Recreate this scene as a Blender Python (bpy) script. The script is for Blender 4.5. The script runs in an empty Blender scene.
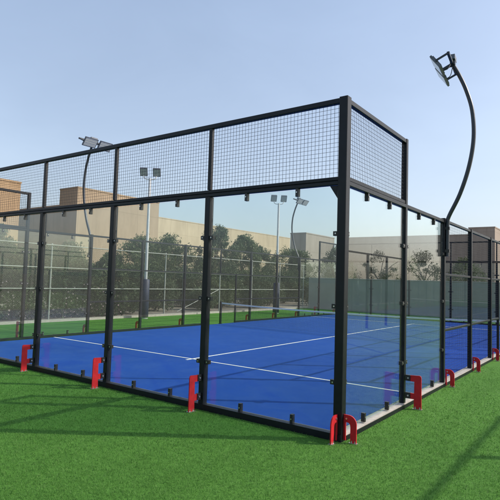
import bpy, math, random
import numpy as np
from mathutils import Vector, Matrix
R = math.radians
random.seed(7)
S = bpy.context.scene
COL = S.collection

# ------------------------------------------------------------------ helpers
class MB:
    """collects shapes, linked as ONE mesh object by build()"""
    def __init__(s): s.v = []; s.f = []; s.sm = []; s.mi = []; s.cur = 0
    def add(s, vs, fs, smooth=False):
        b = len(s.v); s.v += [tuple(v) for v in vs]
        s.f += [tuple(i + b for i in f) for f in fs]; s.sm += [smooth] * len(fs); s.mi += [s.cur] * len(fs)
    def box(s, x0, x1, y0, y1, z0, z1):
        s.add([(x0,y0,z0),(x1,y0,z0),(x1,y1,z0),(x0,y1,z0),(x0,y0,z1),(x1,y0,z1),(x1,y1,z1),(x0,y1,z1)],
              [(3,2,1,0),(4,5,6,7),(0,1,5,4),(1,2,6,5),(2,3,7,6),(3,0,4,7)])
    def bar(s, p, q, w, h, ch=0.006, up=(0,0,1), caps=True):
        """straight bar with a chamfered rectangular section, w across and h along up"""
        p, q = Vector(p), Vector(q); d = (q - p).normalized(); u = Vector(up)
        if abs(d.dot(u)) > .99: u = Vector((0,1,0))
        a = d.cross(u).normalized(); u = a.cross(d).normalized()
        w /= 2; h /= 2
        if ch > 0:
            sec = [(-w+ch,-h),(w-ch,-h),(w,-h+ch),(w,h-ch),(w-ch,h),(-w+ch,h),(-w,h-ch),(-w,-h+ch)]
        else: sec = [(-w,-h),(w,-h),(w,h),(-w,h)]
        n = len(sec)
        vs = [p + a*x + u*y for x, y in sec] + [q + a*x + u*y for x, y in sec]
        fs = [(i, (i+1) % n, n + (i+1) % n, n + i) for i in range(n)]
        if caps: fs += [tuple(range(n-1,-1,-1)), tuple(range(n, 2*n))]
        s.add(vs, fs)
    def tube(s, pts, r, n=12, caps=True):
        pts = [Vector(p) for p in pts]; rs = r if isinstance(r, (list, tuple)) else [r]*len(pts)
        vs = []; prev = None
        for i, p in enumerate(pts):
            d = (pts[min(i+1, len(pts)-1)] - pts[max(i-1, 0)]).normalized()
            if prev is None:
                ref = Vector((0,0,1)) if abs(d.z) < .9 else Vector((1,0,0)); a = d.cross(ref).normalized()
            else: a = (prev - d*prev.dot(d)).normalized()
            prev = a; b = d.cross(a)
            for k in range(n):
                t = 2*math.pi*k/n; vs.append(p + (a*math.cos(t) + b*math.sin(t))*rs[i])
        m = len(pts)
        s.add(vs, [(i*n+k, i*n+(k+1)%n, (i+1)*n+(k+1)%n, (i+1)*n+k) for i in range(m-1) for k in range(n)], True)
        if caps:
            s.add(vs[:n], [tuple(range(n-1,-1,-1))]); s.add(vs[-n:], [tuple(range(n))])
    def prism(s, poly, axis, a, b):
        """polygon of (u, z) extruded along 'x' or 'y' from a to b"""
        n = len(poly)
        mk = (lambda t, u, z: (t, u, z)) if axis == 'x' else (lambda t, u, z: (u, t, z))
        s.add([mk(a, u, z) for u, z in poly] + [mk(b, u, z) for u, z in poly],
              [tuple(range(n-1,-1,-1)), tuple(range(n, 2*n))] + [(i, (i+1)%n, n+(i+1)%n, n+i) for i in range(n)])
    def disc(s, c, ax, r, t, n=10):
        c = Vector(c); ax = Vector(ax).normalized(); s.tube([c, c + ax*t], r, n)
    def build(s, name, m, parent=None, loc=(0,0,0)):
        me = bpy.data.meshes.new(name); me.from_pydata(s.v, [], s.f)
        me.polygons.foreach_set('use_smooth', s.sm); 
        for k in (m if isinstance(m, (list, tuple)) else [m]): me.materials.append(k)
        me.polygons.foreach_set('material_index', s.mi); me.update()
        o = bpy.data.objects.new(name, me); COL.objects.link(o); o.location = loc
        if parent: o.parent = parent
        return o

def tag(o, label=None, cat=None, group=None, kind=None):
    if label: o['label'] = label
    if cat: o['category'] = cat
    if group: o['group'] = group
    if kind: o['kind'] = kind
    return o
def thing(name, loc, label, cat, rz=0, group=None):
    o = bpy.data.objects.new(name, None); COL.objects.link(o); o.empty_display_size = .2
    o.location = loc; o.rotation_euler = (0, 0, rz); return tag(o, label, cat, group)
def copy_tree(o, parent=None):
    c = o.copy(); COL.objects.link(c)
    if parent: c.parent = parent
    for ch in list(o.children):
        copy_tree(ch, c)
    return c

# ---------------------------------------------------------------- materials
class NT:
    def __init__(s, name):
        s.m = bpy.data.materials.new(name); s.m.use_nodes = True
        s.t = s.m.node_tree; s.n = s.t.nodes; s.l = s.t.links
        s.b = s.n.get('Principled BSDF'); s.out = s.n.get('Material Output')
        s.co = s.n.new('ShaderNodeTexCoord').outputs['Object']
    def noise(s, scale, detail=4, rough=.6, vec=None, dist=0):
        n = s.n.new('ShaderNodeTexNoise'); n.inputs['Scale'].default_value = scale
        n.inputs['Detail'].default_value = detail; n.inputs['Roughness'].default_value = rough
        n.inputs['Distortion'].default_value = dist
        s.l.new(vec or s.co, n.inputs['Vector']); return n.outputs['Fac']
    def ramp(s, fac, stops):
        r = s.n.new('ShaderNodeValToRGB'); e = r.color_ramp.elements
        e[0].position, e[0].color = stops[0][0], (*stops[0][1], 1)
        e[1].position, e[1].color = stops[-1][0], (*stops[-1][1], 1)
        for p, c in stops[1:-1]:
            k = e.new(p); k.color = (*c, 1)
        s.l.new(fac, r.inputs[0]); return r.outputs[0]
    def mix(s, fac, a, b, mode='MIX'):
        m = s.n.new('ShaderNodeMix'); m.data_type = 'RGBA'; m.blend_type = mode
        for val, i in ((fac, 0), (a, 6), (b, 7)):
            if hasattr(val, 'links'): s.l.new(val, m.inputs[i])
            elif i == 0: m.inputs[0].default_value = val
            else: m.inputs[i].default_value = (*val, 1)
        return m.outputs[2]
    def math(s, op, a, b=0.0):
        m = s.n.new('ShaderNodeMath'); m.operation = op
        for i, v in enumerate((a, b)):
            if hasattr(v, 'links'): s.l.new(v, m.inputs[i])
            else: m.inputs[i].default_value = v
        return m.outputs[0]
    def bump(s, h, strength=.3, dist=.01):
        b = s.n.new('ShaderNodeBump'); b.inputs['Strength'].default_value = strength
        b.inputs['Distance'].default_value = dist; s.l.new(h, b.inputs['Height'])
        s.l.new(b.outputs[0], s.b.inputs['Normal'])
    def color(s, c):
        if hasattr(c, 'links'): s.l.new(c, s.b.inputs['Base Color'])
        else: s.b.inputs['Base Color'].default_value = (*c, 1)
    def set(s, **k):
        for n, v in k.items(): s.b.inputs[n.replace('_', ' ')].default_value = v

def paint(name, c, rough=.4, metal=0, var=.25, scale=6, bump=0, spec=.5):
    """plain finish with slight wear: tone varies with a coarse and a fine noise"""
    t = NT(name); f = t.noise(scale, 6, .65)
    lo = tuple(x*(1-var) for x in c); hi = tuple(min(1, x*(1+var)) for x in c)
    t.color(t.ramp(f, [(.3, lo), (.7, hi)])); t.set(Roughness=rough, Metallic=metal); t.b.inputs['Specular IOR Level'].default_value = spec
    rr = t.math('MULTIPLY_ADD', t.noise(scale*4, 3), .25); t.l.new(rr, t.b.inputs['Roughness'])
    t.n[-1] if False else None
    rr.node.inputs[2].default_value = rough - .12
    if bump: t.bump(t.noise(scale*10, 5), bump, .01)
    return t.m

def stucco(name, c, var=.12):
    t = NT(name)
    sc = t.n.new('ShaderNodeMapping'); sc.inputs['Scale'].default_value = (1, 1, .25); t.l.new(t.co, sc.inputs[0])
    streak = t.noise(.9, 6, .7, sc.outputs[0]); big = t.noise(.12, 4, .6)
    a = t.ramp(big, [(.3, tuple(x*(1-var) for x in c)), (.7, tuple(x*(1+var*.6) for x in c))])
    b = t.ramp(streak, [(.35, (.86, .85, .83)), (.6, (1, 1, 1))])
    sp = t.n.new('ShaderNodeSeparateXYZ'); t.l.new(t.co, sp.inputs[0]); cb = t.n.new('ShaderNodeCombineXYZ')
    t.l.new(t.math('ADD', sp.outputs['X'], sp.outputs['Y']), cb.inputs[0]); t.l.new(sp.outputs['Z'], cb.inputs[1])
    bk = t.n.new('ShaderNodeTexBrick'); bk.offset = 0; bk.inputs['Scale'].default_value = 1; bk.inputs['Brick Width'].default_value = 4.2; bk.inputs['Row Height'].default_value = 3.1
    bk.inputs['Mortar Size'].default_value = .028; bk.inputs['Color1'].default_value = (1,1,1,1); bk.inputs['Color2'].default_value = (.955,.955,.95,1); bk.inputs['Mortar'].default_value = (.80,.79,.77,1)
    t.l.new(cb.outputs[0], bk.inputs['Vector'])
    t.color(t.mix(1.0, t.mix(1.0, a, b, 'MULTIPLY'), bk.outputs['Color'], 'MULTIPLY')); t.set(Roughness=.9); t.b.inputs['Specular IOR Level'].default_value = .2
    t.bump(t.noise(12, 5), .3, .02)
    return t.m

M = {}
M['steel'] = paint('black_powder_coated_steel', (.0045,.006,.010), .42, 0, .3, 5, 0, .28)
M['clip'] = paint('black_clamp_metal', (.012,.012,.014), .4, 0, .3, 20)
M['bolt'] = paint('zinc_bolt', (.55,.55,.55), .3, .9, .2, 40)
M['red'] = paint('red_painted_plate', (.43,.013,.020), .55, 0, .25, 9, 0, .25)
M['kerb'] = paint('pale_concrete', (.36,.335,.30), .85, 0, .18, 14, .3)
M['pole_grey'] = paint('galvanised_pole', (.50,.51,.52), .45, .25, .12, 4)
M['pipe'] = paint('galvanised_pipe', (.30,.31,.29), .6, .1, .25, 5)
M['wire'] = paint('galvanised_wire', (.085,.095,.08), .7, .1, .2, 3)
M['lampbody'] = paint('grey_lamp_housing', (.10,.11,.13), .45, .3, .2, 10)
M['darkpole'] = paint('anthracite_pole', (.022,.027,.036), .35, .1, .25, 4)
M['pad'] = paint('navy_padding', (.013,.022,.055), .6, 0, .2, 5, .2)
M['white'] = paint('white_tape', (.72,.72,.70), .7, 0, .08, 9)
M['netcord'] = paint('black_net_cord', (.012,.013,.014), .8, 0, .2, 9)
M['screen'] = paint('grey_windscreen_fabric', (.33,.325,.30), .85, 0, .10, 1.2, .2)
M['trunk'] = paint('bark', (.11,.085,.06), .9, 0, .35, 6, .5)

def lens_mat():
    t = NT('lamp_lens'); v = t.n.new('ShaderNodeTexVoronoi'); v.inputs['Scale'].default_value = 22; v.inputs['Randomness'].default_value = 0
    t.l.new(t.co, v.inputs['Vector'])
    t.color(t.ramp(v.outputs['Distance'], [(.2, (.62,.60,.52)), (.5, (.34,.37,.40))])); t.set(Roughness=.15); return t.m
M['lens'] = lens_mat()

def glass_mat():
    t = NT('tempered_glass'); t.n.remove(t.b)
    g = t.n.new('ShaderNodeNewGeometry'); d = t.n.new('ShaderNodeVectorMath'); d.operation = 'DOT_PRODUCT'
    t.l.new(g.outputs['Normal'], d.inputs[0]); t.l.new(g.outputs['Incoming'], d.inputs[1])
    c = t.math('SUBTRACT', 1.0, t.math('ABSOLUTE', d.outputs['Value']))
    fr = t.math('ADD', t.math('MULTIPLY', t.math('POWER', c, 5.0), .95), .042)
    tr = t.n.new('ShaderNodeBsdfTransparent')
    # a faint film of dust, so that the panes are not perfectly even
    f = t.noise(1.6, 5, .6)
    t.l.new(t.ramp(f, [(.3, (.885,.93,.915)), (.7, (.905,.945,.932))]), tr.inputs[0])
    gl = t.n.new('ShaderNodeBsdfGlossy'); gl.inputs['Roughness'].default_value = 0.0; gl.inputs[0].default_value = (1,1,1,1)
    m = t.n.new('ShaderNodeMixShader'); t.l.new(fr, m.inputs[0]); t.l.new(tr.outputs[0], m.inputs[1]); t.l.new(gl.outputs[0], m.inputs[2])
    df = t.n.new('ShaderNodeBsdfDiffuse'); df.inputs[0].default_value = (.6,.6,.56,1)
    m2 = t.n.new('ShaderNodeMixShader')
    t.l.new(t.math('MULTIPLY', t.noise(3.5, 6, .7), .012), m2.inputs[0])
    t.l.new(m.outputs[0], m2.inputs[1]); t.l.new(df.outputs[0], m2.inputs[2])
    t.l.new(m2.outputs[0], t.out.inputs[0]); return t.m
M['glass'] = glass_mat()

def court_mat():
    t = NT('blue_court_turf')
    big = t.noise(.35, 4, .6); sand = t.noise(2.2, 7, .7, dist=.6); fine = t.noise(160, 3, .7)
    a = t.ramp(big, [(.3, (.0055,.048,.290)), (.7, (.0085,.062,.355))])
    a = t.mix(t.ramp(sand, [(.42, (0,0,0)), (.75, (.30,.30,.30))]), a, (.05,.12,.36))
    a = t.mix(1.0, a, t.ramp(fine, [(.3, (.62,.65,.70)), (.7, (1.22,1.22,1.18))]), 'MULTIPLY')
    t.color(a); t.set(Roughness=.85); t.b.inputs['Specular IOR Level'].default_value = .15
    t.bump(fine, .5, .006); return t.m
M['court'] = court_mat()

def turf_mat():
    t = NT('green_turf_carpet')
    big = t.noise(.45, 5, .6, dist=.3); mid = t.noise(9, 5, .65); fine = t.noise(110, 4, .75)
    mp = t.n.new('ShaderNodeMapping'); mp.inputs['Scale'].default_value = (1, .12, 1); mp.inputs['Rotation'].default_value = (0,0,R(12)); t.l.new(t.co, mp.inputs[0])
    brush = t.noise(2.4, 3, .5, mp.outputs[0])
    a = t.ramp(big, [(.3, (.066,.182,.031)), (.7, (.084,.214,.038))])
    a = t.mix(1.0, a, t.ramp(mid, [(.3, (.82,.84,.8)), (.7, (1.14,1.12,1.1))]), 'MULTIPLY')
    a = t.mix(1.0, a, t.ramp(brush, [(.35, (.92,.93,.9)), (.65, (1.07,1.06,1.05))]), 'MULTIPLY')
    a = t.mix(1.0, a, t.ramp(fine, [(.3, (.55,.6,.5)), (.68, (1.3,1.25,1.2))]), 'MULTIPLY')
    t.color(a); t.set(Roughness=.9); t.b.inputs['Specular IOR Level'].default_value = .15
    t.bump(fine, .7, .010); return t.m
M['turf'] = turf_mat()

def blade_mat():
    t = NT('turf_blades'); g = t.n.new('ShaderNodeNewGeometry')
    a = t.ramp(g.outputs['Random Per Island'], [(0, (.056,.164,.026)), (.5, (.079,.208,.036)), (.85, (.098,.242,.045)), (1, (.145,.25,.07))])
    big = t.noise(.45, 5, .6, dist=.3)
    a = t.mix(1.0, a, t.ramp(big, [(.3, (.93,.93,.93)), (.7, (1.06,1.06,1.06))]), 'MULTIPLY')
    t.color(a); t.set(Roughness=.55); t.b.inputs['Specular IOR Level'].default_value = .25
    tl = t.n.new('ShaderNodeBsdfTranslucent'); t.l.new(a, tl.inputs[0])
    m = t.n.new('ShaderNodeMixShader'); m.inputs[0].default_value = .38
    t.l.new(t.b.outputs[0], m.inputs[1]); t.l.new(tl.outputs[0], m.inputs[2]); t.l.new(m.outputs[0], t.out.inputs[0]); return t.m
M['blade'] = blade_mat()

def leaf_mat(name, c0, c1, c2):
    t = NT(name); g = t.n.new('ShaderNodeNewGeometry')
    a = t.ramp(g.outputs['Random Per Island'], [(0, c0), (.55, c1), (1, c2)])
    t.color(a); t.set(Roughness=.55); t.b.inputs['Specular IOR Level'].default_value = .3
    tl = t.n.new('ShaderNodeBsdfTranslucent'); t.l.new(a, tl.inputs[0])
    m = t.n.new('ShaderNodeMixShader'); m.inputs[0].default_value = .25
    t.l.new(t.b.outputs[0], m.inputs[1]); t.l.new(tl.outputs[0], m.inputs[2]); t.l.new(m.outputs[0], t.out.inputs[0]); return t.m
M['leaf'] = leaf_mat('dusty_green_leaves', (.042,.066,.022), (.072,.105,.036), (.12,.155,.06))
M['leaf2'] = leaf_mat('grey_green_leaves', (.046,.070,.032), (.080,.112,.052), (.13,.165,.085))
M['hedge'] = leaf_mat('hedge_leaves', (.030,.058,.022), (.056,.092,.035), (.105,.14,.06))
M['flower'] = paint('pale_pink_petals', (.5,.38,.40), .8, 0, .2, 20)

def ground_mat():
    t = NT('sandy_pavement'); a = t.ramp(t.noise(.2, 6, .6), [(.3, (.24,.21,.17)), (.7, (.33,.29,.235))])
    a = t.mix(1.0, a, t.ramp(t.noise(30, 5, .7), [(.3, (.8,.8,.8)), (.7, (1.1,1.1,1.1))]), 'MULTIPLY')
    t.color(a); t.set(Roughness=.95); t.bump(t.noise(20, 6), .4, .02); return t.m
M['ground'] = ground_mat()
M['b_tan'] = stucco('tan_stucco', (.345,.275,.195))
M['b_orange'] = stucco('orange_stucco', (.40,.28,.17))
M['b_cream'] = stucco('cream_stucco', (.43,.365,.26))
M['b_grey'] = stucco('grey_beige_stucco', (.31,.285,.25))
M['b_brown'] = stucco('brown_grey_stucco', (.30,.255,.215))
M['coping'] = paint('roof_coping', (.34,.31,.27), .8, 0, .15, 2)

# ------------------------------------------------------------------ setting
def sheet(name, x0, x1, y0, y1, z, m):
    mb = MB(); mb.add([(x0,y0,z),(x1,y0,z),(x1,y1,z),(x0,y1,z)], [(0,1,2,3)]); return tag(mb.build(name, m), kind='structure')
sheet('ground', -900, 900, -900, 900, -.02, M['ground'])
mb = MB(); mb.box(-14.05, 24, -24, 23.9, -.018, 0.0); tag(mb.build('turf', M['turf']), kind='structure')
mb = MB(); mb.box(-9.93, -.07, .07, 19.93, .001, .018); court = tag(mb.build('court_surface', M['court']), kind='structure')
def cline(x0, x1, y0, y1):
    m = MB(); m.box(x0, x1, y0, y1, .0185, .022); m.build('court_line', M['white'], court)
cline(-9.93, -.07, 2.88, 2.93); cline(-9.93, -.07, 17.07, 17.12)
cline(-4.88, -4.83, 2.72, 2.8795); cline(-4.88, -4.83, 2.9305, 17.0695); cline(-4.88, -4.83, 17.1205, 17.28)
mb = MB(); mb.box(-14.20, -14.05, -24, 24.05, -.018, .09); mb.box(-14.05, 24, 23.9, 24.05, -.018, .09)
tag(mb.build('kerb', M['kerb']), kind='structure')

# -------------------------------------------------- the cage (local x along the wall, local +y outward)
H1, H3, HT = .95, 2.89, 3.85
def mesh_panel(x0, x1, z0, z1, root, pitch=.05, d=.0031):
    m = MB(); nx = int(round((x1-x0)/pitch)); nz = int(round((z1-z0)/pitch))
    for i in range(1, nx):
        x = x0 + (x1-x0)*i/nx; m.bar((x,0,z0), (x,0,z1), d, d, 0, (0,1,0), False)
    for j in range(1, nz):
        z = z0 + (z1-z0)*j/nz; m.bar((x0,d,z), (x1,d,z), d, d, 0, (0,0,1), False)
    return m.build('mesh_panel', M['steel'], root)
def glass_pane(x0, x1, root):
    m = MB(); m.box(x0+.062, x1-.062, -.006, .006, .088, 2.825); g = m.build('glass_pane', M['glass'], root)
    L = x1-x0
    def clip(x0, x1, z0, z1):
        m = MB(); m.box(x0, x1, -.018, .03, z0, z1); m.cur = 1
        m.disc(((x0+x1)/2, .0295, (z0+z1)/2), (0,1,0), .009, .008, 8); m.disc(((x0+x1)/2, -.0175, (z0+z1)/2), (0,-1,0), .009, .008, 8)
        m.build('clip', [M['clip'], M['bolt']], g)
    for k in (.3, .68):
        for z in (.074, 2.745): clip(x0+L*k-.019, x0+L*k+.019, z, z+.105)
    for z in (.60, 1.44, 2.26):
        clip(x0+.046, x0+.108, z, z+.052); clip(x1-.108, x1-.046, z, z+.052)
    return g
def foot_tall(x, root):
    """stepped E shaped brace: outer leg with two tabs to the post"""
    P = [(.165,0),(.272,0),(.269,.44),(.260,.461),(.245,.468),(.10,.460),(.10,.378),(.172,.378),(.170,.215),(.10,.215),(.10,.135),(.168,.135)]
    m = MB(); m.prism(P, 'x', x-.007, x+.007); m.cur = 1
    for u in (.185, .250): m.disc((x, u, .010), (0,0,1), .012, .026, 8)
    m.box(x-.03, x+.03, .155, .28, .001, .010)
    f = m.build('foot_brace', [M['red'], M['bolt']], root)
    for z in (.38, .137):
        c = MB(); c.box(x-.017, x+.017, .046, .118, z, z+.082); c.cur = 1
        c.disc((x-.0165, .088, z+.04), (-1,0,0), .012, .009, 8); c.disc((x+.0165, .088, z+.04), (1,0,0), .012, .009, 8)
        c.build('brace_clamp', [M['clip'], M['bolt']], f)
def foot_arch(x, root):
    """low brace with a rounded top: an arch from the post to the turf"""
    out = [(.115 + .09*math.cos(R(90*k/8)), .205 + .09*math.sin(R(90*k/8))) for k in range(9)]
    P = [(.135,0),(.205,0)] + out + [(.055,.295),(.055,.02),(.080,.02),(.080,.215),(.105,.215),(.122,.207),(.132,.192),(.135,.17)]
    m = MB(); m.prism(P, 'x', x-.007, x+.007); m.cur = 1
    for u in (.150, .190): m.disc((x, u, .008), (0,0,1), .010, .022, 8)
    m.disc((x+.0065, .09, .255), (1,0,0), .011, .008, 8); m.disc((x-.0065, .09, .255), (-1,0,0), .011, .008, 8)
    m.box(x-.024, x+.024, .125, .215, .001, .008)
    m.build('foot_brace', [M['red'], M['bolt']], root)
def base(x0, x1, root, kerb=False):
    if kerb:
        m = MB(); m.box(x0, x1, .053, .063, 0, .050); m.build('base_rail', M['steel'], root)
        k = MB(); k.box(x0, x1, -.085, .0525, .0005, .062); k.build('base_kerb', M['kerb'], root)
    else:
        m = MB(); m.box(x0, x1, .052, .062, 0, .078); m.box(x0, x1, -.03, .0515, .068, .078); m.box(x0, x1, -.040, -.0305, 0, .078); m.build('base_rail', M['steel'], root)
def rail(p, q, w, h, root, name): m = MB(); m.bar(p, q, w, h, .006); return m.build(name, M['steel'], root)
def post(x, z0, z1, w, root, d=None): m = MB(); m.bar((x,0,z0), (x,0,z1), w, d or w, .006, (0,1,0)); return m.build('post', M['steel'], root)

def make_end_wall(label):
    root = thing('cage_wall', (0,0,0), label, 'cage wall', R(180))
    for i in range(6):
        x = 2*i; corner = i in (0, 5)
        if corner: post(x, 0, HT, .105, root)
        else:
            post(x, 0, H3-.052, .088, root); post(x, H3+.052, HT-.066, .055, root)
    rail((.054,0,HT-.033), (9.946,0,HT-.033), .06, .062, root, 'top_rail')
    rail((.054,0,H3-.0265), (9.946,0,H3-.0265), .07, .044, root, 'glass_rail')
    rail((.054,0,H3+.0235), (9.946,0,H3+.0235), .055, .044, root, 'mesh_rail')
    for i in range(5):
        mesh_panel(2*i+.034, 2*i+1.966, H3+.047, HT-.065, root); glass_pane(2*i, 2*i+2, root)
    for x, s in ((0, 1), (10, -1)):
        g = MB(); g.prism([(x+s*.053, 2.66), (x+s*.053, 2.835), (x+s*.17, 2.835)][::s], 'y', -.008, .008)
        g.build('corner_gusset', M['steel'], root)
    base(-.045, 10.045, root)
    for x in (2, 4, 6, 8): foot_tall(x, root)
    for x in (0, 10): foot_arch(x, root)
    return root
def make_side_wall(label):
    root = thing('cage_wall', (0,0,0), label, 'cage wall', R(-90))
    for x in (2, 18):
        post(x, 0, HT, .075, root)
    for x in (4, 6, 8, 12, 14, 16): post(x, 0, H3+.035, .078, root)
    for x in (9, 11): post(x, 0, 1.955, .055, root)
    post(10, 1.958, H3-.03, .05, root)
    for a, b in ((.054, 1.961), (18.039, 19.946)):
        rail((a,0,HT-.033), (b,0,HT-.033), .06, .062, root, 'top_rail')
        rail((a,0,H3+.03), (b,0,H3+.03), .055, .05, root, 'mesh_rail')
        mesh_panel(a+.004, b-.004, H3+.056, HT-.065, root)
    for a, b in ((.054, 1.961), (2.039, 3.959), (16.041, 17.961), (18.039, 19.946)):
        rail((a,0,H3-.024), (b,0,H3-.024), .075, .055, root, 'glass_rail')
    for a, b in ((4,6), (6,8), (8,12), (12,14), (14,16)):
        rail((a+.041,0,H3-.002), (b-.041,0,H3-.002), .05, .05, root, 'top_rail')
        rail((a+.041,0,1.93), (b-.041,0,1.93), .045, .045, root, 'middle_rail')
    for a, b in ((4.041,5.959), (6.041,7.959), (8.041,8.97), (11.03,11.959), (12.041,13.959), (14.041,15.959)):
        rail((a,0,H1), (b,0,H1), .045, .045, root, 'middle_rail')
        mesh_panel(a+.004, b-.004, .08, 1.905, root, .05, .0018)
    for a, b in ((4.041,5.959), (6.041,7.959), (8.041,9.972), (10.028,11.959), (12.041,13.959), (14.041,15.959)):
        mesh_panel(a+.004, b-.004, 1.955, H3-.028, root, .05, .0018)
    for a in (0, 2, 16, 18): glass_pane(a, a+2, root)
    foot_tall(2, root); foot_tall(18, root)
    for x in (0, 4, 6, 8, 12, 14, 16, 20): foot_arch(x, root)
    return root

wallA = make_end_wall('nearest cage end wall, clear glass below and black mesh above, facing the viewer')
wallB = copy_tree(wallA); wallB.location = (-10, 20, 0); wallB.rotation_euler.z = 0
tag(wallB, 'far cage end wall beyond the net, in front of the grey screened fence')
wallC = make_side_wall('long cage side wall on the right with red feet on sunlit turf'); wallC.location = (0, 20, 0)
wallD = copy_tree(wallC); wallD.location = (-10, 0, 0); wallD.rotation_euler.z = R(90)
tag(wallD, 'cage side wall on the far left of the blue court, seen through the glass')
for o in [c for c in wallB.children if c.name.startswith('foot_brace')]:
    for k in list(o.children): bpy.data.objects.remove(k)
    bpy.data.objects.remove(o)
for w in (wallC, wallD):
    for x0, x1 in ((.055, 8.99), (11.01, 19.945)): base(x0, x1, w, w is wallC)
for w in (wallA, wallB, wallC, wallD): w['group'] = 'walls of the padel cage'

# neighbouring court's frame, just out of the picture on the right (its shadow and reflection are in it)
nb = thing('cage_frame', (5.45, 1.5, 0), 'black posts and rails of the neighbouring cage, mirrored in the right glass', 'cage frame')
for i in range(9):
    y = 2*i; m = MB(); m.bar((0,y,0), (0,y,HT if i < 3 else H3+.03), .085, .085, .006, (0,1,0)); m.build('post', M['steel'], nb)
m = MB(); m.bar((0,.044,HT-.037), (0,1.956,HT-.037), .05, .05); m.bar((0,2.044,HT-.037), (0,3.956,HT-.037), .05, .05); m.build('top_rail', M['steel'], nb)
for i in range(8):
    m = MB(); m.bar((0,2*i+.044,H3), (0,2*i+1.956,H3), .06, .06); m.build('glass_rail', M['steel'], nb)

# ---------------------------------------------------------------------- net
net = thing('court_net', (-5, 10, .018), 'low black court net with white top tape across the blue court', 'net')
def sag(x): return .74 + .08*(abs(x)/4.9)**2
for s in (-1, 1):
    m = MB(); m.bar((s*4.93,0,0), (s*4.93,0,.86), .075, .075, .008, (0,1,0)); m.box(s*4.93-.06, s*4.93+.06, -.06, .06, 0, .012); m.build('net_post', M['steel'], net)
m = MB(); N = 40
for i in range(N):
    a, b = -4.88+9.76*i/N, -4.88+9.76*(i+1)/N
    m.bar((a,0,sag(a)-.025), (b,0,sag(b)-.025), .014, .052, 0, (0,0,1), i in (0, N-1))
m.build('top_tape', M['white'], net)
m = MB()
for i in range(218):
    x = -4.88+9.76*(i+.5)/218; m.bar((x,0,.02), (x,0,sag(x)-.05), .003, .003, 0, (0,1,0), False)
for j in range(15):
    for i in range(20):
        a, b = -4.88+9.76*i/20, -4.88+9.76*(i+1)/20; f = (j+.5)/15
        m.bar((a,.003,.02+(sag(a)-.07)*f), (b,.003,.02+(sag(b)-.07)*f), .003, .003, 0, (0,0,1), False)
m.build('net_mesh', M['netcord'], net)

# ------------------------------------------------------------- curved masts
def smooth_path(P, n=6):
    P = [Vector(p) for p in P]; out = []
    for i in range(len(P)-1):
        a = P[max(i-1,0)]; b = P[i]; c = P[i+1]; d = P[min(i+2,len(P)-1)]
        for k in range(n):
            t = k/n; out.append(.5*((2*b) + (c-a)*t + (2*a-5*b+4*c-d)*t*t + (3*b-a-3*c+d)*t**3))
    return out + [P[-1]]
def make_mast(label):
    """local +x outward from the court, local y along the wall"""
    root = thing('floodlight_mast', (0,4,0), label, 'light mast', 0, 'curved floodlight masts of the court')
    p = smooth_path([(.072,0,2.25), (.072,0,2.60), (.074,0,2.85), (.10,0,2.97), (.275,0,3.35), (.42,0,3.83), (.49,0,4.32), (.465,0,4.80), (.37,0,5.17), (.255,0,5.46), (.14,0,5.69)])
    n = len(p); m = MB(); m.tube(p, [.032 + .006*min(1,i/30) - .004*i/(n-1) for i in range(n)], 14); m.build('pole', M['darkpole'], root)
    for z in (2.32, 2.72):
        m = MB(); m.box(.0405, .110, -.040, .040, z, z+.05); m.build('pole_clamp', M['clip'], root)
    m = MB(); m.bar((.135,-.50,5.70), (.135,.50,5.70), .045, .045, .005); m.box(.10,.185,-.06,.06,5.665,5.745); m.build('crossbar', M['darkpole'], root)
    nrm = Vector((-.80, 0, -.60)); up = Vector((-.60, 0, .80))
    for s in (-1, 1):
        c = Vector((-.075, s*.26, 5.60))
        def B(mb, u0,u1,v0,v1,w0,w1):   # box in the lamp's own axes: u along y, v up the face, w along the normal
            vs = [c + Vector((0,u,0)) + up*v + nrm*w for w in (w0,w1) for (u,v) in ((u0,v0),(u1,v0),(u1,v1),(u0,v1))]
            mb.add(vs, [(0,1,2,3),(7,6,5,4),(4,5,1,0),(5,6,2,1),(6,7,3,2),(7,4,0,3)])
        m = MB(); B(m, -.22,.22,-.14,.14,-.018,.018)
        for k in range(9): B(m, -.20+.0485*k,-.192+.0485*k,-.115,.115,-.036,-.0175)
        fl = m.build('floodlight', M['lampbody'], root)
        m = MB(); B(m, -.198,.198,-.118,.118,.0185,.022); m.build('lens', M['lens'], fl)
        for uy in (-.232, .232):
            m = MB(); m.bar((.118, s*.26+uy, 5.69), tuple(c + Vector((0,uy,0))), .012, .035, 0); m.build('bracket', M['darkpole'], fl)
        m = MB(); m.tube(smooth_path([(.12, s*.1, 5.67), (.08, s*.16, 5.56), (.0, s*.2, 5.53), tuple(c + Vector((.03,-s*.05,-.03)))], 5), .007, 6); m.build('cable', M['clip'], fl)
    m = MB(); B2 = None; m.box(.09, .19, -.12, .10, 5.75, 5.83); m.build('driver_box', M['lampbody'], root)
    return root
mast = make_mast('curved dark floodlight mast rising above the right side wall, top right'); mast.rotation_euler.z = R(6.5)
for x, y, rz, lb in ((-10, 4, R(180), 'curved dark floodlight mast at the left behind the upper mesh of the end wall'),
                     (-10, 16, R(180), 'small distant curved floodlight mast right beside a straight grey lamp mast')):
    c = copy_tree(mast); c.location = (x, y, 0); c.rotation_euler.z = rz; c['label'] = lb

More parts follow.
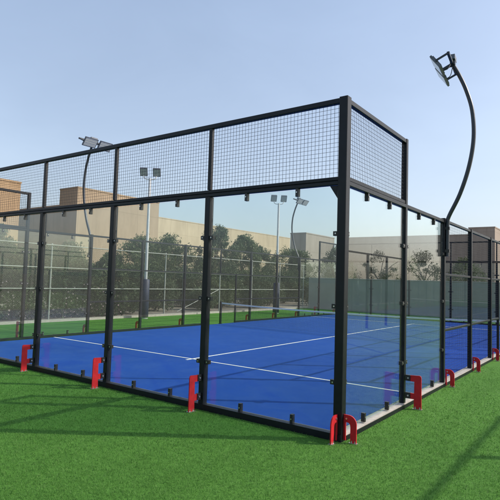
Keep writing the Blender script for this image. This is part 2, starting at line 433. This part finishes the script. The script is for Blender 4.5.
# ----------------------------------------------------- straight lamp masts
def make_lamp(label):
    root = thing('lamp_mast', (-13.5, 9.35, 0), label, 'lamp mast', 0, 'straight grey lamp masts with navy padding')
    m = MB(); m.tube([(0,0,0),(0,0,5.9)], [.075,.05], 14); m.tube([(0,0,0),(0,0,.02)], .16, 14); m.build('pole', M['pole_grey'], root)
    m = MB(); m.tube([(0,0,.06),(0,0,.075),(0,0,1.6),(0,0,1.64)], [.14,.17,.17,.13], 18); m.build('padding', M['pad'], root)
    d = Vector((.66,-.75,0)).normalized(); a = Vector((.75,.66,0)).normalized()
    m = MB(); m.tube(smooth_path([tuple(-a*.27+Vector((0,0,6.0))), tuple(-a*.20+Vector((0,0,5.88))), (0,0,5.86), tuple(a*.20+Vector((0,0,5.88))), tuple(a*.27+Vector((0,0,6.0)))], 5), .022, 8)
    m.build('yoke', M['white'], root)
    nrm = (d*.72 + Vector((0,0,-.55))).normalized(); up = a.cross(nrm).normalized()
    if up.z < 0: up = -up
    for s in (-1, 1):
        c = a*(s*.27) + Vector((0,0,6.16))
        def B(mb, u0,u1,v0,v1,w0,w1):
            vs = [c + a*u + up*v + nrm*w for w in (w0,w1) for (u,v) in ((u0,v0),(u1,v0),(u1,v1),(u0,v1))]
            mb.add(vs, [(3,2,1,0),(4,5,6,7),(0,1,5,4),(1,2,6,5),(2,3,7,6),(3,0,4,7)])
        m = MB(); B(m, -.155,.155,-.18,.18,-.07,.03)
        for k in range(6): B(m, -.14+.052*k,-.128+.052*k,-.15,.15,-.10,-.0705)
        fl = m.build('floodlight', M['lampbody'], root)
        m = MB(); B(m, -.135,.135,-.155,.155,.0305,.035); m.build('lens', M['lens'], fl)
    return root
lamp = make_lamp('straight grey lamp mast with navy padded foot, nearer of the two')
l2 = copy_tree(lamp); l2.location = (-12.28, 17.5, 0); l2['label'] = 'straight grey lamp mast with navy padded foot, farther one beside the curved mast'

# --------------------------------------------------------- chain-link fence
fence = thing('chain_link_fence', (-14.35, -24, 0), 'galvanised chain-link fence with pale rails along the left edge of the turf', 'fence')
ys = [2.6 + 2.9*i - 26.1 for i in range(18)]
ys = [y for y in ys if -24 <= y <= 24] + [12.5, 15.25, 18.1, 21.0, 23.9]
ys = sorted(set(round(y, 2) for y in ys if not (13 < y < 14.6) and not (y > 14 and y not in (15.25, 18.1, 21.0, 23.9))))
for y in ys:
    m = MB(); m.tube([(0,y+24,-.02),(0,y+24,2.84)], .03, 10); m.tube([(0,y+24,2.84),(0,y+24,2.865)], [.034,.012], 10); m.build('post', M['pipe'], fence)
for z in (2.80, 1.97, 1.20):
    m = MB(); m.tube([(.031+.019,0,z),(.031+.019,48,z)], .019, 8); m.build('rail', M['pipe'], fence)
m = MB(); m.tube([(.05,36.1,.15),(.05,39.1,1.18)], .016, 8); m.build('brace', M['pipe'], fence)
m = MB(); H = 2.7; st = .085; k = 0
for i in range(int((48+H)/st)):
    for s in (1, -1):
        ya, yb = (i*st - H, i*st); za, zb = (.08, 2.78) if s == 1 else (2.78, .08)
        y0, y1 = max(0, ya), min(48, yb)
        if y1 - y0 < .02: continue
        f0, f1 = (y0-ya)/(yb-ya), (y1-ya)/(yb-ya)
        m.bar((-.034 - .003*s, y0, za+(zb-za)*f0), (-.034 - .003*s, y1, za+(zb-za)*f1), .0034, .0034, 0, (1,0,0), False)
m.build('wire_mesh', M['wire'], fence)

# -------------------------------------------------- screened fence at the far end
sf = thing('screened_fence', (0, 24.2, 0), 'low fence covered with grey-green windscreen behind the far end of the court', 'fence')
for i in range(14):
    x = -14.1 + 2.9*i; m = MB(); m.tube([(x,.05,-.02),(x,.05,2.02)], .03, 10); m.build('post', M['pipe'], sf)
m = MB(); m.tube([(-14.1,0,1.985),(23.6,0,1.985)], .022, 8); m.build('rail', M['pipe'], sf)
for i in range(13):
    x0 = -14.1 + 2.9*i; m = MB(); nx, nz = 14, 8; vs = []; off = []
    for side in (0, 1):
        for j in range(nz+1):
            for k in range(nx+1):
                u, v = k/nx, j/nz
                w = .035*math.sin(math.pi*u)*math.sin(math.pi*v) + .022*math.sin(7*u+3*v+i*1.7)*math.sin(math.pi*u)
                vs.append((x0+.012+2.876*u, -.0 + w + .004*side, .06+1.90*v))
    n1 = (nx+1)*(nz+1)
    fs = []
    for j in range(nz):
        for k in range(nx):
            a = j*(nx+1)+k; fs += [(a, a+1, a+nx+2, a+nx+1), (n1+a+nx+1, n1+a+nx+2, n1+a+1, n1+a)]
    m.add(vs, fs, True); m.build('windscreen', M['screen'], sf)

# ---------------------------------------------------------------- buildings
def building(name, x0, x1, y0, y1, h, mat, label, doors=(), cop=.16, extra=None):
    root = thing(name, ((x0+x1)/2, (y0+y1)/2, 0), label, 'building')
    cx, cy = (x0+x1)/2, (y0+y1)/2
    m = MB(); a, b, c, d = x0-cx, x1-cx, y0-cy, y1-cy; t = .35
    m.box(a, b, c, d, -.1, h-.9)
    m.box(a, b, c, c+t, h-.9, h-cop); m.box(a, b, d-t, d, h-.9, h-cop); m.box(a, a+t, c+t, d-t, h-.9, h-cop); m.box(b-t, b, c+t, d-t, h-.9, h-cop)
    m.build('wall', mat, root)
    k = MB(); e = .05
    k.box(a-e, b+e, c-e, c+t+e, h-cop, h); k.box(a-e, b+e, d-t-e, d+e, h-cop, h); k.box(a-e, a+t+e, c+t+e, d-t-e, h-cop, h); k.box(b-t-e, b+e, c+t+e, d-t-e, h-cop, h)
    k.build('roof_coping', mat, root)
    return root
building('warehouse', -62, -40, -12, 18.4, 9.75, M['b_orange'], 'warm orange rendered building at the far left edge')
building('office_block', -48.3, -45, 27.65, 39.7, 11.35, M['b_tan'], 'tall tan building with a dark shaded end, left behind the fence')
building('annex_building', -62, -48.32, 27.9, 39, 9.6, M['b_tan'], 'lower shaded wing between the orange building and the tall tan one')
building('long_warehouse', -82, -60, 48, 96, 11.9, M['b_cream'], 'long cream sunlit warehouse above the trees in the middle distance')
building('small_building', -37.7, -35, 60, 69.2, 9.05, M['b_grey'], 'grey building with one dark and one light face behind the distant lamp masts')
building('flat_building', -34.6, -14.5, 70, 95, 9.1, M['b_brown'], 'wide brown-grey flat-roofed building in shade behind the right glass')
building('tower_block', -14.45, -11.1, 69.5, 96, 10.0, M['b_brown'], 'taller shaded building at the right edge with a sunlit right face')

# ---------------------------------------------------------------- foliage
rng = np.random.default_rng(11)
def leaf_mesh(name, centers, normals, size, mat, parent, aspect=.45, loc=(0,0,0)):
    """many small leaf-shaped quads as one mesh"""
    n = len(centers); d = rng.normal(size=(n,3)); d /= np.linalg.norm(d, axis=1, keepdims=True)
    d = d*.75 + normals*.5; d /= np.linalg.norm(d, axis=1, keepdims=True)
    s = rng.normal(size=(n,3)); s -= (s*d).sum(1, keepdims=True)*d; s /= np.linalg.norm(s, axis=1, keepdims=True)
    L = (size*rng.uniform(.6, 1.3, n))[:,None]
    v = np.stack([centers - d*L*.5, centers + s*L*aspect*.5, centers + d*L*.5, centers - s*L*aspect*.5], 1).reshape(-1,3)
    me = bpy.data.meshes.new(name); me.vertices.add(4*n); me.vertices.foreach_set('co', v.astype(np.float32).ravel())
    me.loops.add(4*n); me.loops.foreach_set('vertex_index', np.arange(4*n, dtype=np.int32))
    me.polygons.add(n); me.polygons.foreach_set('loop_start', np.arange(0, 4*n, 4, dtype=np.int32))
    me.update(calc_edges=True); me.materials.append(mat)
    o = bpy.data.objects.new(name, me); COL.objects.link(o); o.location = loc
    if parent: o.parent = parent
    return o
def tree(name, x, y, h, rad, label, mat='leaf', nclump=34, nleaf=150, low=.22, group='trees behind the chain-link fence'):
    root = thing(name, (x,y,0), label, 'tree', rng.uniform(0,6.28), group)
    tr = MB(); ht = h*.45; tips = []
    lean = rng.normal(size=2)*.15
    tr.tube(smooth_path([(0,0,-.05),(lean[0]*.3,lean[1]*.3,ht*.5),(lean[0],lean[1],ht)],4), [.11*h/5*(1-.45*i/8) for i in range(9)], 9)
    for i in range(7):
        a = i*2.4 + rng.uniform(-.3,.3); r = rad*rng.uniform(.4,.75); z = h*rng.uniform(.5,.88)
        b = Vector((lean[0], lean[1], ht*rng.uniform(.7,1)))
        e = Vector((math.cos(a)*r, math.sin(a)*r, z)); mid = (b+e)/2 + Vector((0,0,.12*h))*.6
        tr.tube(smooth_path([tuple(b), tuple(mid), tuple(e)],3), [.045*h/5*(1-.8*k/6)+.006 for k in range(7)], 6)
    tr.build('trunk', M['trunk'], root)
    cs = []; ns = []
    for i in range(nclump):
        th = rng.uniform(0,6.283); ph = rng.uniform(low, 1.0)
        prof = math.sin(math.pi*min(1, (ph-low*.6)/(1-low*.6))**.8)**.6 if ph < 1 else .1
        rr = rad*prof*rng.uniform(.35,1.05)
        c = np.array([math.cos(th)*rr, math.sin(th)*rr, h*ph*.93])
        q = rng.normal(size=(nleaf,3)); q /= np.linalg.norm(q,axis=1,keepdims=True)
        cr = rad*rng.uniform(.13,.30)*np.array([1,1,rng.uniform(.9,1.7)])
        p = c + q*cr*rng.uniform(.35,1.05,(nleaf,1))*np.array([1,1,.8])
        cs.append(p); ns.append(q)
    cs = np.concatenate(cs); ns = np.concatenate(ns); k = cs[:,2] > .15
    leaf_mesh('crown', cs[k], ns[k]*np.array([1,1,1.]) + np.array([0,0,.35]), .19, M[mat], root, .32)
    return root
T = [(-21,15.6,4.1,2.0,'leaf','dusty round tree under the right corner of the tan building'),
     (-22,19.2,4.8,2.1,'leaf','full dusty tree behind the nearer lamp mast'),
     (-20,21.7,5.7,1.7,'leaf2','tallest green tree, against the sky beside the second post of the end wall'),
     (-22,27.2,5.5,1.9,'leaf','green tree just right of the tallest one, before the cream warehouse'),
     (-22.5,30.3,4.9,1.7,'leaf2','grey-green tree in front of the cream warehouse, middle of its row'),
     (-24,37,5.0,2.1,'leaf','olive tree below the far end of the cream warehouse'),
     (-20,9.9,3.4,1.4,'leaf2','small grey-green tree in front of the dark wing of the tan building'),
     (-19,11.8,3.0,1.1,'leaf','small tree in front of the sunlit face of the tan building'),
     (-22,7.4,4.1,1.6,'leaf','dark tree at the left edge, before the orange building'),
     (-20,32.6,4.6,1.6,'leaf','low tree behind the distant curved mast'),
     (-17.6,35.2,4.9,1.6,'leaf2','loose tree left of the corner post, beside the grey building'),
     (-13,40,4.4,2.0,'leaf2','distant tree showing above the screened fence on the right'),
     (-8.5,42,4.2,1.9,'leaf','distant low tree above the screened fence, farther right')]
for x, y, h, r, mt, lb in T:
    tree('leafy_tree', x, y, h, r, lb, mt, 50 if y > 30 else 74, 150 if y > 30 else 175)
for x, y, h, r, lb in ((11,38,4.6,2.2,'rounded tree right of the court, mirrored in the right glass'), (16,41,4.9,2.4,'second tree right of the court, mirrored beside the rounded one')):
    tree('leafy_tree', x, y, h, r, lb, 'leaf', 26, 130, group='trees right of the court')
# hedge: one clipped mass, with the upper outline uneven
hd = thing('hedge', (-15.9, -4, 0), 'dense dark green hedge with pale flowers outside the chain-link fence at left', 'hedge')
n = 46000
yy = rng.uniform(0, 13.6, n); top = 2.35 + .35*np.sin(yy*1.3) + .25*np.sin(yy*3.1+1) - .9*np.clip((yy-11.5)/2,0,1)
zz = top*rng.beta(1.3,1.0,n); xx = rng.normal(0,.42,n)
lump = .28*np.sin(yy*4.1+zz*2.2) + .2*np.sin(yy*7.3-zz*3.7)
cs = np.stack([np.clip(xx,-1,.95)+lump*.6, yy, zz],1)
nr = rng.normal(size=(n,3)); nr /= np.linalg.norm(nr,axis=1,keepdims=True)
leaf_mesh('foliage', cs, nr, .13, M['hedge'], hd)
st = MB()
for i in range(20):
    y = .4+.66*i; st.tube([(rng.uniform(-.2,.2), y, -.05), (rng.uniform(-.3,.3), y+rng.uniform(-.2,.2), 1.5)], [.03,.015], 6)
st.build('stems', M['trunk'], hd)
k = 620; yy = rng.uniform(0,13.5,k); cs = np.stack([rng.uniform(.45,.9,k), yy, rng.beta(1.1,2.2,k)*1.7+.05],1)
tag(leaf_mesh('flowers', cs, np.tile([1.,0,0],(k,1)), .075, M['flower'], hd, .9), kind='stuff')
# looser shrubs further along
def shrub(x, y, h, r, label, mat='hedge'):
    root = thing('shrub', (x,y,0), label, 'shrub', 0, 'shrubs along the chain-link fence')
    n = int(4200*r*h); q = rng.normal(size=(n,3)); q /= np.linalg.norm(q,axis=1,keepdims=True)
    rad = rng.uniform(.3,1.0,(n,1)) * (1 + .28*np.sin(q[:,:1]*5+y)*np.sin(q[:,2:]*4+x) + .15*np.sin(q[:,1:2]*9))
    cs = q*rad*np.array([r,r,h*.5]) + np.array([0,0,h*.5]); kk = cs[:,2] > .02
    leaf_mesh('foliage', cs[kk], q[kk], .13, M[mat], root)
    s = MB()
    for i in range(5): s.tube([(rng.uniform(-.12,.12), rng.uniform(-.12,.12), -.05), (rng.uniform(-.5,.5)*r, rng.uniform(-.5,.5)*r, h*.7)], [.025,.008], 6)
    s.build('stems', M['trunk'], root)
SH = [(-16.2,10.6,1.5,.9,'hedge','low shrub right of the hedge end'), (-17,13.3,1.9,1.1,'leaf2','grey-green shrub behind the fence gate'),
      (-16.3,16.2,1.3,.9,'hedge','low dark shrub just behind the nearer lamp mast'), (-17.2,18.6,1.8,1.1,'leaf','olive shrub between the two lamp masts'),
      (-16.4,21.2,1.4,.9,'hedge','dark low shrub near the fence corner'), (-17.5,24.5,2.0,1.2,'leaf2','tall grey shrub beyond the fence corner'),
      (-15.5,27.5,1.8,1.2,'leaf','shrub behind the left end of the screened fence')]
SH += [(-18.6,9.3,2.6,1.3,'leaf','tall shrub behind the end of the hedge'), (-19.2,14.2,2.5,1.5,'hedge','broad dark shrub below the tan building'),
       (-19,17.6,2.4,1.4,'leaf2','broad grey-green shrub behind the nearer lamp mast'), (-18.8,21,2.6,1.4,'hedge','tall dark shrub under the tallest tree'),
       (-19.5,25,2.6,1.7,'leaf','broad shrub under the tree right of the tallest one'), (-19,29,2.5,1.6,'hedge','dark shrub before the far trees'),
       (-15.3,31.5,2.4,1.5,'leaf2','grey shrub behind the screened fence near its left end'), (-21,34,2.7,1.8,'hedge','dark broad shrub below the grey building')]
for x, y, h, r, mt, lb in SH: shrub(x, y, h, r, lb, mt)

# ------------------------------------------------------ turf pile (near the viewer)
def pile(n):
    P = []; need = n; cam = np.array([2.51,-5.19])
    while need > 0:
        q = np.stack([rng.uniform(-9.5,6.5,4*n), rng.uniform(-5.5,7,4*n)],1)
        d = np.hypot(*(q-cam).T)
        ok = ((q[:,0] > .075) | (q[:,1] < -.075)) & (rng.uniform(size=4*n) < np.clip(2.6/np.maximum(d,.5),0,1)**2.1) & (d > 1.4)
        q = q[ok]; P.append(q[:need]); need -= len(P[-1])
    return np.concatenate(P)
n = 700000; p = pile(n); dist = np.hypot(p[:,0]-2.51, p[:,1]+5.19)
ang = rng.uniform(0,6.283,n); w = .0013*np.clip(dist/3,.9,2.6)*rng.uniform(.8,1.3,n); h = .021*rng.uniform(.65,1.25,n)
lx, ly = rng.normal(0,.010,n)-.003, rng.normal(0,.010,n)
base_ = np.stack([p[:,0],p[:,1],np.full(n,-.002)],1); sd = np.stack([np.cos(ang)*w,np.sin(ang)*w,np.zeros(n)],1)
tip = base_ + np.stack([lx,ly,h],1)
v = np.stack([base_-sd, base_+sd, tip],1).reshape(-1,3)
me = bpy.data.meshes.new('grass'); me.vertices.add(3*n); me.vertices.foreach_set('co', v.astype(np.float32).ravel())
me.loops.add(3*n); me.loops.foreach_set('vertex_index', np.arange(3*n,dtype=np.int32))
me.polygons.add(n); me.polygons.foreach_set('loop_start', np.arange(0,3*n,3,dtype=np.int32)); me.update(calc_edges=True)
me.materials.append(M['blade']); go = bpy.data.objects.new('grass', me); COL.objects.link(go)
tag(go, 'short bright green artificial grass pile around the cage', 'grass', kind='stuff')

# -------------------------------------------------------------- light, sky
EL, AZ = R(36), math.atan2(.805, .593)
W = bpy.data.worlds.new('World'); S.world = W; W.use_nodes = True
nt = W.node_tree; sk = nt.nodes.new('ShaderNodeTexSky'); sk.sky_type = 'NISHITA'; sk.sun_disc = False
sk.sun_elevation = EL; sk.sun_rotation = AZ; sk.air_density = 1.0; sk.dust_density = 3.0; sk.ozone_density = 2.5; sk.altitude = 0
bg = nt.nodes['Background']
# hazy desert sky: the clear-sky colour thinned out by an even pale haze with faint high cloud
hs = nt.nodes.new('ShaderNodeHueSaturation'); hs.inputs['Saturation'].default_value = .9; nt.links.new(sk.outputs[0], hs.inputs['Color'])
tc = nt.nodes.new('ShaderNodeTexCoord'); sx = nt.nodes.new('ShaderNodeSeparateXYZ'); nt.links.new(tc.outputs['Generated'], sx.inputs[0])
rp = nt.nodes.new('ShaderNodeValToRGB'); e = rp.color_ramp.elements
e[0].position, e[0].color = 0.0, (.95,.955,.97,1); e[1].position, e[1].color = .62, (.55,.72,.98,1)
k = e.new(.16); k.color = (.81,.885,.975,1)
nt.links.new(sx.outputs['Z'], rp.inputs[0])
mp = nt.nodes.new('ShaderNodeMapping'); mp.inputs['Scale'].default_value = (1,1,2.6); nt.links.new(tc.outputs['Generated'], mp.inputs[0])
cl = nt.nodes.new('ShaderNodeTexNoise'); cl.inputs['Scale'].default_value = 2.2; cl.inputs['Detail'].default_value = 6; cl.inputs['Roughness'].default_value = .55; cl.inputs['Distortion'].default_value = .5
nt.links.new(mp.outputs[0], cl.inputs['Vector'])
cm = nt.nodes.new('ShaderNodeMapRange'); cm.inputs[1].default_value = .35; cm.inputs[2].default_value = .75; cm.inputs[3].default_value = 2.7; cm.inputs[4].default_value = 3.35
nt.links.new(cl.outputs['Fac'], cm.inputs[0])
vm = nt.nodes.new('ShaderNodeVectorMath'); vm.operation = 'SCALE'; nt.links.new(rp.outputs[0], vm.inputs[0]); nt.links.new(cm.outputs[0], vm.inputs['Scale'])
mx = nt.nodes.new('ShaderNodeMix'); mx.data_type = 'RGBA'; mx.inputs[0].default_value = .42
nt.links.new(hs.outputs[0], mx.inputs[6]); nt.links.new(vm.outputs[0], mx.inputs[7]); nt.links.new(mx.outputs[2], bg.inputs[0]); bg.inputs[1].default_value = .15
sl = bpy.data.lights.new('sun', 'SUN'); sl.energy = 2.8; sl.angle = R(.53); sl.color = (1.0,.90,.78)
so = bpy.data.objects.new('sun', sl); COL.objects.link(so)
sd = Vector((math.sin(AZ)*math.cos(EL), math.cos(AZ)*math.cos(EL), math.sin(EL)))
so.rotation_euler = sd.to_track_quat('Z', 'Y').to_euler(); so.location = (20, 20, 20)

# ------------------------------------------------------------------ camera
cd = bpy.data.cameras.new('camera'); cam = bpy.data.objects.new('camera', cd); COL.objects.link(cam); S.camera = cam
cd.sensor_width = 36; cd.lens = 505.44/500*36; cd.clip_start = .05; cd.clip_end = 3000
a, b, c = .6322, .0594, .0303
fw = Vector((-math.sin(a)*math.cos(b), math.cos(a)*math.cos(b), math.sin(b))); r0 = Vector((math.cos(a), math.sin(a), 0)); u0 = r0.cross(fw)
rt = r0*math.cos(c) + u0*math.sin(c); up = -r0*math.sin(c) + u0*math.cos(c)
mt = Matrix((rt, up, -fw)).transposed().to_4x4(); mt.translation = (2.5108,-5.1887,1.7303); cam.matrix_world = mt

S.render.engine = 'CYCLES'
S.cycles.transparent_max_bounces = 40; S.cycles.max_bounces = 12; S.cycles.glossy_bounces = 6
S.view_settings.view_transform = 'Standard'; S.view_settings.look = 'None'; S.view_settings.gamma = 1
S.view_settings.exposure = .78; S.view_settings.use_curve_mapping = False
S.render.resolution_x = S.render.resolution_y = 1024
